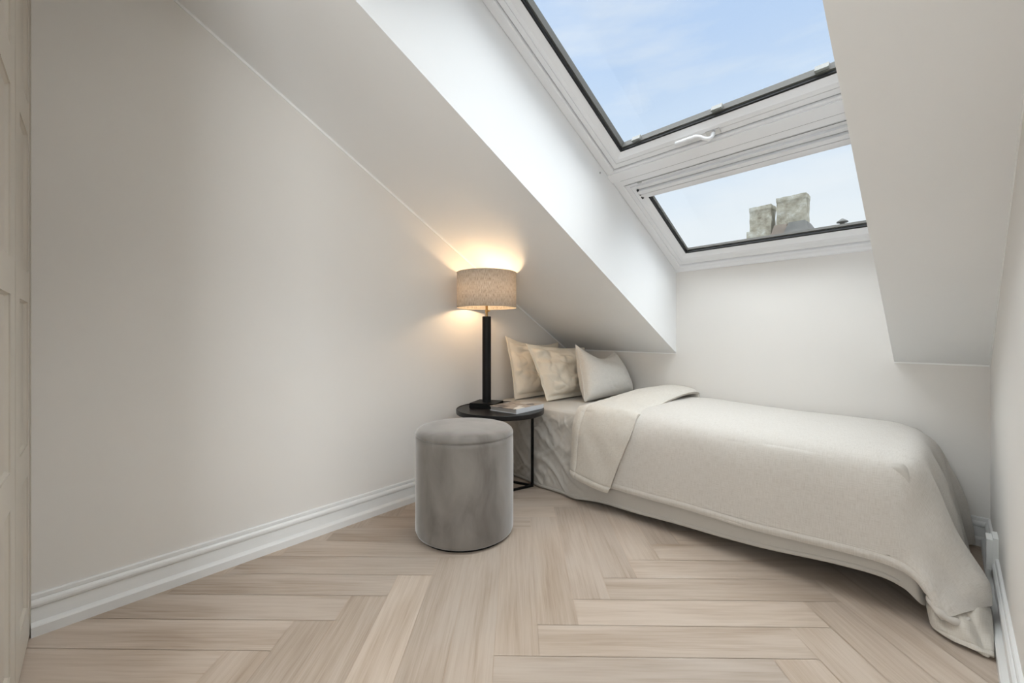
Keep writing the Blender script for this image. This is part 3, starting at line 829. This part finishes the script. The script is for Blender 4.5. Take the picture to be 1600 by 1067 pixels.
p1 = pillow('pillow', '', [(-2.090,2.005,.512),(-2.115,2.60,.512),(-2.205,2.60,.905),(-2.175,1.995,.952)], .13, M['pillow_warm'], .030, .05, 0, 1, 1.4, topdip=.16, wrn=.009)
tag(p1, 'cream pillow at the back, leaning on the left wall', 'pillow')
p2 = pillow('pillow', '', [(-1.885,2.110,.514),(-1.895,2.66,.512),(-1.985,2.66,.865),(-2.020,2.045,.902)], .17, M['pillow_warm'], .030, .05, 0, 4, 1.8, topdip=.05, wrn=.011)
tag(p2, 'rumpled cream pillow in the middle of the three', 'pillow')
p3 = pillow('cushion', '', [(-1.700,2.285,.514),(-1.630,2.775,.550),(-1.76,2.735,.835),(-1.81,2.325,.893)], .21, M['pillow_linen'], .0, .05, .5, 9, .3, pipe=True, topdip=.42, wrn=.004)
tag(p3, 'pale linen cushion with chopped-in top, frontmost on the bed', 'cushion')

# ------------------------------------------------------------------ OTTOMAN
OC = (-1.648, 1.242); OR = .2375
ot = thing('ottoman', 'round grey velvet ottoman standing on the floor by the side table', 'ottoman', (*OC, 0))
bm = bmesh.new()
prof = [(OR-.016,.010),(OR-.006,.016),(OR,.030),(OR,.12),(OR+.0005,.30),(OR,.455),(OR-.001,.474),(OR-.0045,.4775)]
lathe(bm, prof, OC, 96); o = link('body', bm, M['velvet'], ot, smooth=True)
bm = bmesh.new()
prof = [(OR-.0045,.4775),(OR-.0005,.481),(OR-.001,.488),(OR-.006,.499),(OR-.016,.507),(OR-.032,.512),(OR-.07,.5155),(OR-.13,.518),(.05,.5195),(.003,.52)]
lathe(bm, prof, OC, 96); o = link('seat_top', bm, M['velvet'], ot, smooth=True)
bm = bmesh.new(); lathe(bm, [(OR-.022,0),(OR-.020,.013)], OC, 64); link('base_ring', bm, M['black'], ot)

# ------------------------------------------------------------------ SIDE TABLE
TC = Vector((-1.884, 1.686, 0)); TR = .265; TT = .518
tb = thing('side_table', 'round black side table with slim metal frame beside the bed', 'side table', TC)
bm = bmesh.new()
lathe(bm, [(TR-.006,TT-.029),(TR-.002,TT-.027),(TR,TT-.022),(TR,TT-.003),(TR-.002,TT),(TR-.006,TT+.0),(TR-.008,TT-.003),(TR-.010,TT-.004),(.003,TT-.004)], TC, 96)
link('tabletop', bm, M['blackwood'], tb, smooth=False)
bt = .0065
A_, B_, C_ = Vector((-1.832,1.912,0)), Vector((-1.925,1.448,0)), Vector((-2.070,1.835,0))
for p in (A_, B_, C_):
    bm = bmesh.new(); d = (p-TC).normalized(); obox(bm, p, d, (-d.y,d.x,0), bt, bt, 0, TT-.028); link('leg', bm, M['black'], tb)
for a, b_ in ((A_,B_),(A_,C_),(C_,B_)):
    mdl = (a+b_)/2; d = (b_-a)
    bm = bmesh.new(); obox(bm, mdl, d, (-d.y,d.x,0), d.length/2, bt, 0, .013); link('floor_bar', bm, M['black'], tb)

# ------------------------------------------------------------------ LAMP
LC = Vector((-1.997, 1.674, 0)); LZ = TT-.004+.0005
lp = thing('table_lamp', 'table lamp with black post and oatmeal drum shade on the side table', 'lamp', (LC.x, LC.y, LZ))
ay = Vector((.885,.465,0)); axx = Vector((.465,-.885,0))
bm = bmesh.new(); obox(bm, LC, ay, axx, .0805, .0805, LZ, LZ+.030); bevel(bm, .0025); link('base', bm, M['black'], lp)
bm = bmesh.new(); lathe(bm, [(.0275,LZ+.03),(.0275,1.072),(.026,1.075),(.007,1.0755)], LC, 40); link('post', bm, M['black'], lp)
bm = bmesh.new(); lathe(bm, [(.0075,1.075),(.0075,1.10),(.010,1.102),(.010,1.116),(.0075,1.118),(.0075,1.14),(.016,1.145),(.016,1.17)], LC, 20); link('lamp_holder', bm, M['brass'], lp)
bm = bmesh.new(); tube(bm, [LC+Vector((.006,.006,1.109)), LC+Vector((.016,.012,1.109))], .004, 10); link('switch', bm, M['brass'], lp)
SR, S0, S1 = .184, 1.130, 1.345
bm = bmesh.new(); uvl = bm.loops.layers.uv.new('UVMap'); seg = 96
R0 = [bm.verts.new((LC.x+SR*math.cos(2*PI*i/seg), LC.y+SR*math.sin(2*PI*i/seg), S0)) for i in range(seg)]
R1 = [bm.verts.new((LC.x+SR*math.cos(2*PI*i/seg), LC.y+SR*math.sin(2*PI*i/seg), S1)) for i in range(seg)]
for i in range(seg):
    f = bm.faces.new((R0[i], R0[(i+1)%seg], R1[(i+1)%seg], R1[i])); f.smooth = True
    for l_, uvv in zip(f.loops, ((i/seg,0),((i+1)/seg,0),((i+1)/seg,1),(i/seg,1))): l_[uvl].uv = uvv
o = link('lamp_shade', bm, M['shade'], lp, smooth=True, recalc=False)
m_ = o.modifiers.new('Solidify','SOLIDIFY'); m_.thickness = .0015; m_.offset = -1
for zz in (S0, S1):
    bm = bmesh.new()
    pts = [LC + Vector((SR*math.cos(2*PI*i/64), SR*math.sin(2*PI*i/64), zz)) for i in range(65)]
    tube(bm, pts, .002, 8); link('shade_rim', bm, M['shade'], lp, smooth=True)
bm = bmesh.new()
for k in range(3):
    a = k*2*PI/3+.4
    tube(bm, [LC+Vector((.014*math.cos(a),.014*math.sin(a),1.165)), LC+Vector(((SR-.003)*math.cos(a),(SR-.003)*math.sin(a),1.165))], .0015, 6)
link('shade_carrier', bm, M['brass'], lp)
bm = bmesh.new(); lathe(bm, [(.012,1.170),(.018,1.180),(.029,1.200),(.031,1.217),(.026,1.234),(.014,1.245),(.002,1.248)], LC, 24); link('bulb', bm, M['bulb'], lp, smooth=True)

# ------------------------------------------------------------------ BOOK
BZ = TT-.0035
bA, bB, bC, bD = Vector((-1.884,1.604)), Vector((-1.684,1.627)), Vector((-1.712,1.884)), Vector((-1.915,1.848))
book = thing('book', 'hardback picture book lying flat beside the lamp on the table', 'book', (*((bA+bB+bC+bD)/4), BZ))
def quadslab(bm, q, z0, z1): return hexa(bm, [(*p, z0) for p in q] + [(*p, z1) for p in q])
def inset(q, k):
    c = sum(q, Vector((0,0)))/4; return [c + (p-c)*k for p in q]
Q = [bA, bB, bC, bD]
bm = bmesh.new(); quadslab(bm, inset(Q,.965), BZ+.003, BZ+.0235); link('page_block', bm, M['pages'], book)
bm = bmesh.new(); quadslab(bm, Q, BZ, BZ+.003); link('back_cover', bm, M['spine'], book)
bm = bmesh.new(); quadslab(bm, Q, BZ+.0235, BZ+.0265)
uvl = bm.loops.layers.uv.new('UVMap')
for f in bm.faces:
    for l_ in f.loops: l_[uvl].uv = ((l_.vert.co.x+1.95)/.27, (l_.vert.co.y-1.60)/.25)
link('front_cover', bm, M['bookcover'], book)
bm = bmesh.new(); e = (bC-bB).normalized(); nrm2 = Vector((e.y,-e.x))
quadslab(bm, [bB-nrm2*.003, bB+nrm2*.002, bC+nrm2*.002, bC-nrm2*.003], BZ, BZ+.0265); link('spine', bm, M['spine'], book)

# ------------------------------------------------------------------ OUTSIDE: chimneys, ridge, vent
def chimney(x0, x1, y0, y1, z0, z1, label, seed):
    root = thing('chimney', label, 'chimney', ((x0+x1)/2, (y0+y1)/2, z0))
    bm = bmesh.new()
    n = 22; hz = z1 - z0
    secs = []
    for k in range(n+1):
        z = z0 + hz*k/n; e = .0
        if k >= n-2: e = .012
        ring_ = []
        m = 10
        cor = [(x0-e,y0-e),(x1+e,y0-e),(x1+e,y1+e),(x0-e,y1+e)]
        for a in range(4):
            p, q = cor[a], cor[(a+1)%4]
            for t in range(m):
                f = t/m; X_, Y_ = p[0]*(1-f)+q[0]*f, p[1]*(1-f)+q[1]*f
                ring_.append((X_+.022*fnoise(X_*4+seed, z*4, Y_*3), Y_+.022*fnoise(Y_*4, z*4+seed, X_*3), z+(.03*fnoise(X_*5,Y_*5,seed) if k==n else 0)))
        secs.append(ring_)
    sweep(bm, secs)
    link('shaft', bm, M['masonry'], root)
    return root
RW = 16.78
cA = chimney(-5.106, -4.408, RW, 17.32, 4.3, 5.63, 'lower left weathered chimney stack on the neighbouring roof', 3.3)
cB = chimney(-4.25, -3.39, RW, 17.32, 4.3, 5.78, 'taller right weathered chimney stack on the neighbouring roof', 8.1)
bm = bmesh.new(); box(bm, -5.18, -4.402, RW-.08, 17.4, 4.2, 4.76); bevel(bm, .02); link('plinth', bm, M['masonry'], cA)
bm = bmesh.new()
hexa(bm, [(-4.385,RW-.35,4.3),(-3.85,RW-.35,4.3),(-3.85,RW+.1,4.3),(-4.385,RW+.1,4.3),(-4.30,RW-.06,4.84),(-3.92,RW-.06,4.84),(-3.92,RW+.1,4.84),(-4.30,RW+.1,4.84)])
link('brown_flashing', bm, M['brownflash'], cB)
bm = bmesh.new()
hexa(bm, [(-4.02,RW-.40,4.3),(-3.18,RW-.40,4.3),(-3.05,17.5,4.3),(-4.02,17.5,4.3),(-3.86,RW-.05,4.86),(-3.40,RW-.05,4.86),(-3.36,17.36,4.84),(-3.86,17.36,4.84)])
link('lead_flashing', bm, M['lead'], cB)
bm = bmesh.new(); prism(bm, [(14.6,3.2),(17.0,4.575),(17.12,4.575),(20.5,3.0),(20.5,2.6),(14.6,2.6)], 'x', -4.9, 4.5)
tag(link('neighbour_roof', bm, M['roofing']), 'grey ridge of the neighbouring roof running right from the chimneys', 'roof')
vt = thing('roof_vent', 'small mushroom-shaped vent cap standing on the neighbouring roof ridge', 'vent', (-2.52,17.35,4.4))
bm = bmesh.new(); lathe(bm, [(.07,4.3),(.07,4.70)], (-2.50,17.35), 16); link('pipe', bm, M['lead'], vt)
bm = bmesh.new(); lathe(bm, [(.04,4.70),(.16,4.71),(.15,4.74),(.03,4.83),(.005,4.84)], (-2.50,17.35), 24); link('cap', bm, M['lead'], vt)
bm = bmesh.new(); lathe(bm, [(.10,4.58),(.10,4.64)], (-2.50,17.35), 20); link('collar', bm, M['lead'], vt)

# ------------------------------------------------------------------ WORLD
wd = bpy.data.worlds.new('sky'); SC.world = wd; wd.use_nodes = True
nt = wd.node_tree; nt.nodes.clear()
out = nt.nodes.new('ShaderNodeOutputWorld'); bg = nt.nodes.new('ShaderNodeBackground')
tc = N(nt, 'ShaderNodeTexCoord'); sx = N(nt, 'ShaderNodeSeparateXYZ'); nt.links.new(tc.outputs['Generated'], sx.inputs[0])
base = ramp(nt, sx.outputs[2], [(.0,(.92,.95,.99)), (.22,(.88,.93,.99)), (.38,(.70,.82,.985)), (.55,(.54,.70,.97)), (.8,(.46,.63,.95))])
mp = N(nt, 'ShaderNodeMapping'); mp.inputs['Scale'].default_value = (1.2,1.2,5.5); mp.inputs['Rotation'].default_value = (.25,.1,.3)
nt.links.new(tc.outputs['Generated'], mp.inputs[0])
nz = N(nt, 'ShaderNodeTexNoise'); nz.inputs['Scale'].default_value = 2.3; nz.inputs['Detail'].default_value = 6; nz.inputs['Roughness'].default_value = .55
nt.links.new(mp.outputs[0], nz.inputs['Vector'])
cf = ramp(nt, nz.outputs['Fac'], [(.46,(0,0,0)), (.74,(.6,.6,.6))])
mix = N(nt, 'ShaderNodeMix', data_type='RGBA'); nt.links.new(cf, mix.inputs[0])
nt.links.new(base, mix.inputs[6]); mix.inputs[7].default_value = (.93,.955,.99,1)
nt.links.new(mix.outputs[2], bg.inputs[0]); bg.inputs[1].default_value = 1.0
nt.links.new(bg.outputs[0], out.inputs[0])

# ------------------------------------------------------------------ LIGHTS
def lamp(kind, name, loc, rot, energy, col=(1,1,1), **kw):
    d = bpy.data.lights.new(name, kind); d.energy = energy; d.color = col
    for k, v in kw.items(): setattr(d, k, v)
    o = bpy.data.objects.new(name, d); COL.objects.link(o); o.location = loc; o.rotation_euler = rot; return o
# bright hazy daylight: a very wide, soft sun high over the roof
d = Vector((.0, -.05, -.98)).normalized()
sun = lamp('SUN', 'hazy_daylight', (0,6,8), d.to_track_quat('-Z','Y').to_euler(), 11.8, (.96,.985,1.0), angle=math.radians(102))
# unseen fill light added behind the camera to brighten the room
rear_fill = lamp('AREA', 'rear_fill_light', (-.15,-1.75,1.35), (math.radians(92),0,math.radians(8)), 18, (.90,.96,1.0), shape='RECTANGLE', size=1.3, size_y=1.5)

side_fill = lamp('AREA', 'side_fill_light', (1.12,-1.0,1.35), (math.radians(92),0,math.radians(61)), 62, (.90,.96,1.0), shape='RECTANGLE', size=1.1, size_y=1.6)  # second unseen fill light, added to lift the left wall

# ------------------------------------------------------------------ CAMERA
cd = bpy.data.cameras.new('camera'); cam = bpy.data.objects.new('camera', cd); COL.objects.link(cam)
cam.location = (0, 0, .95); cam.rotation_euler = (PI/2, 0, .8126)
cd.sensor_width = 36; cd.lens = 652.2*36/1600
cd.shift_y = -(533.5-525.8)/1600; cd.clip_start = .02; cd.clip_end = 200
SC.camera = cam
vs = SC.view_settings; vs.view_transform = 'Standard'; vs.look = 'None'; vs.exposure = 0.0; vs.gamma = 1.0; vs.use_curve_mapping = False
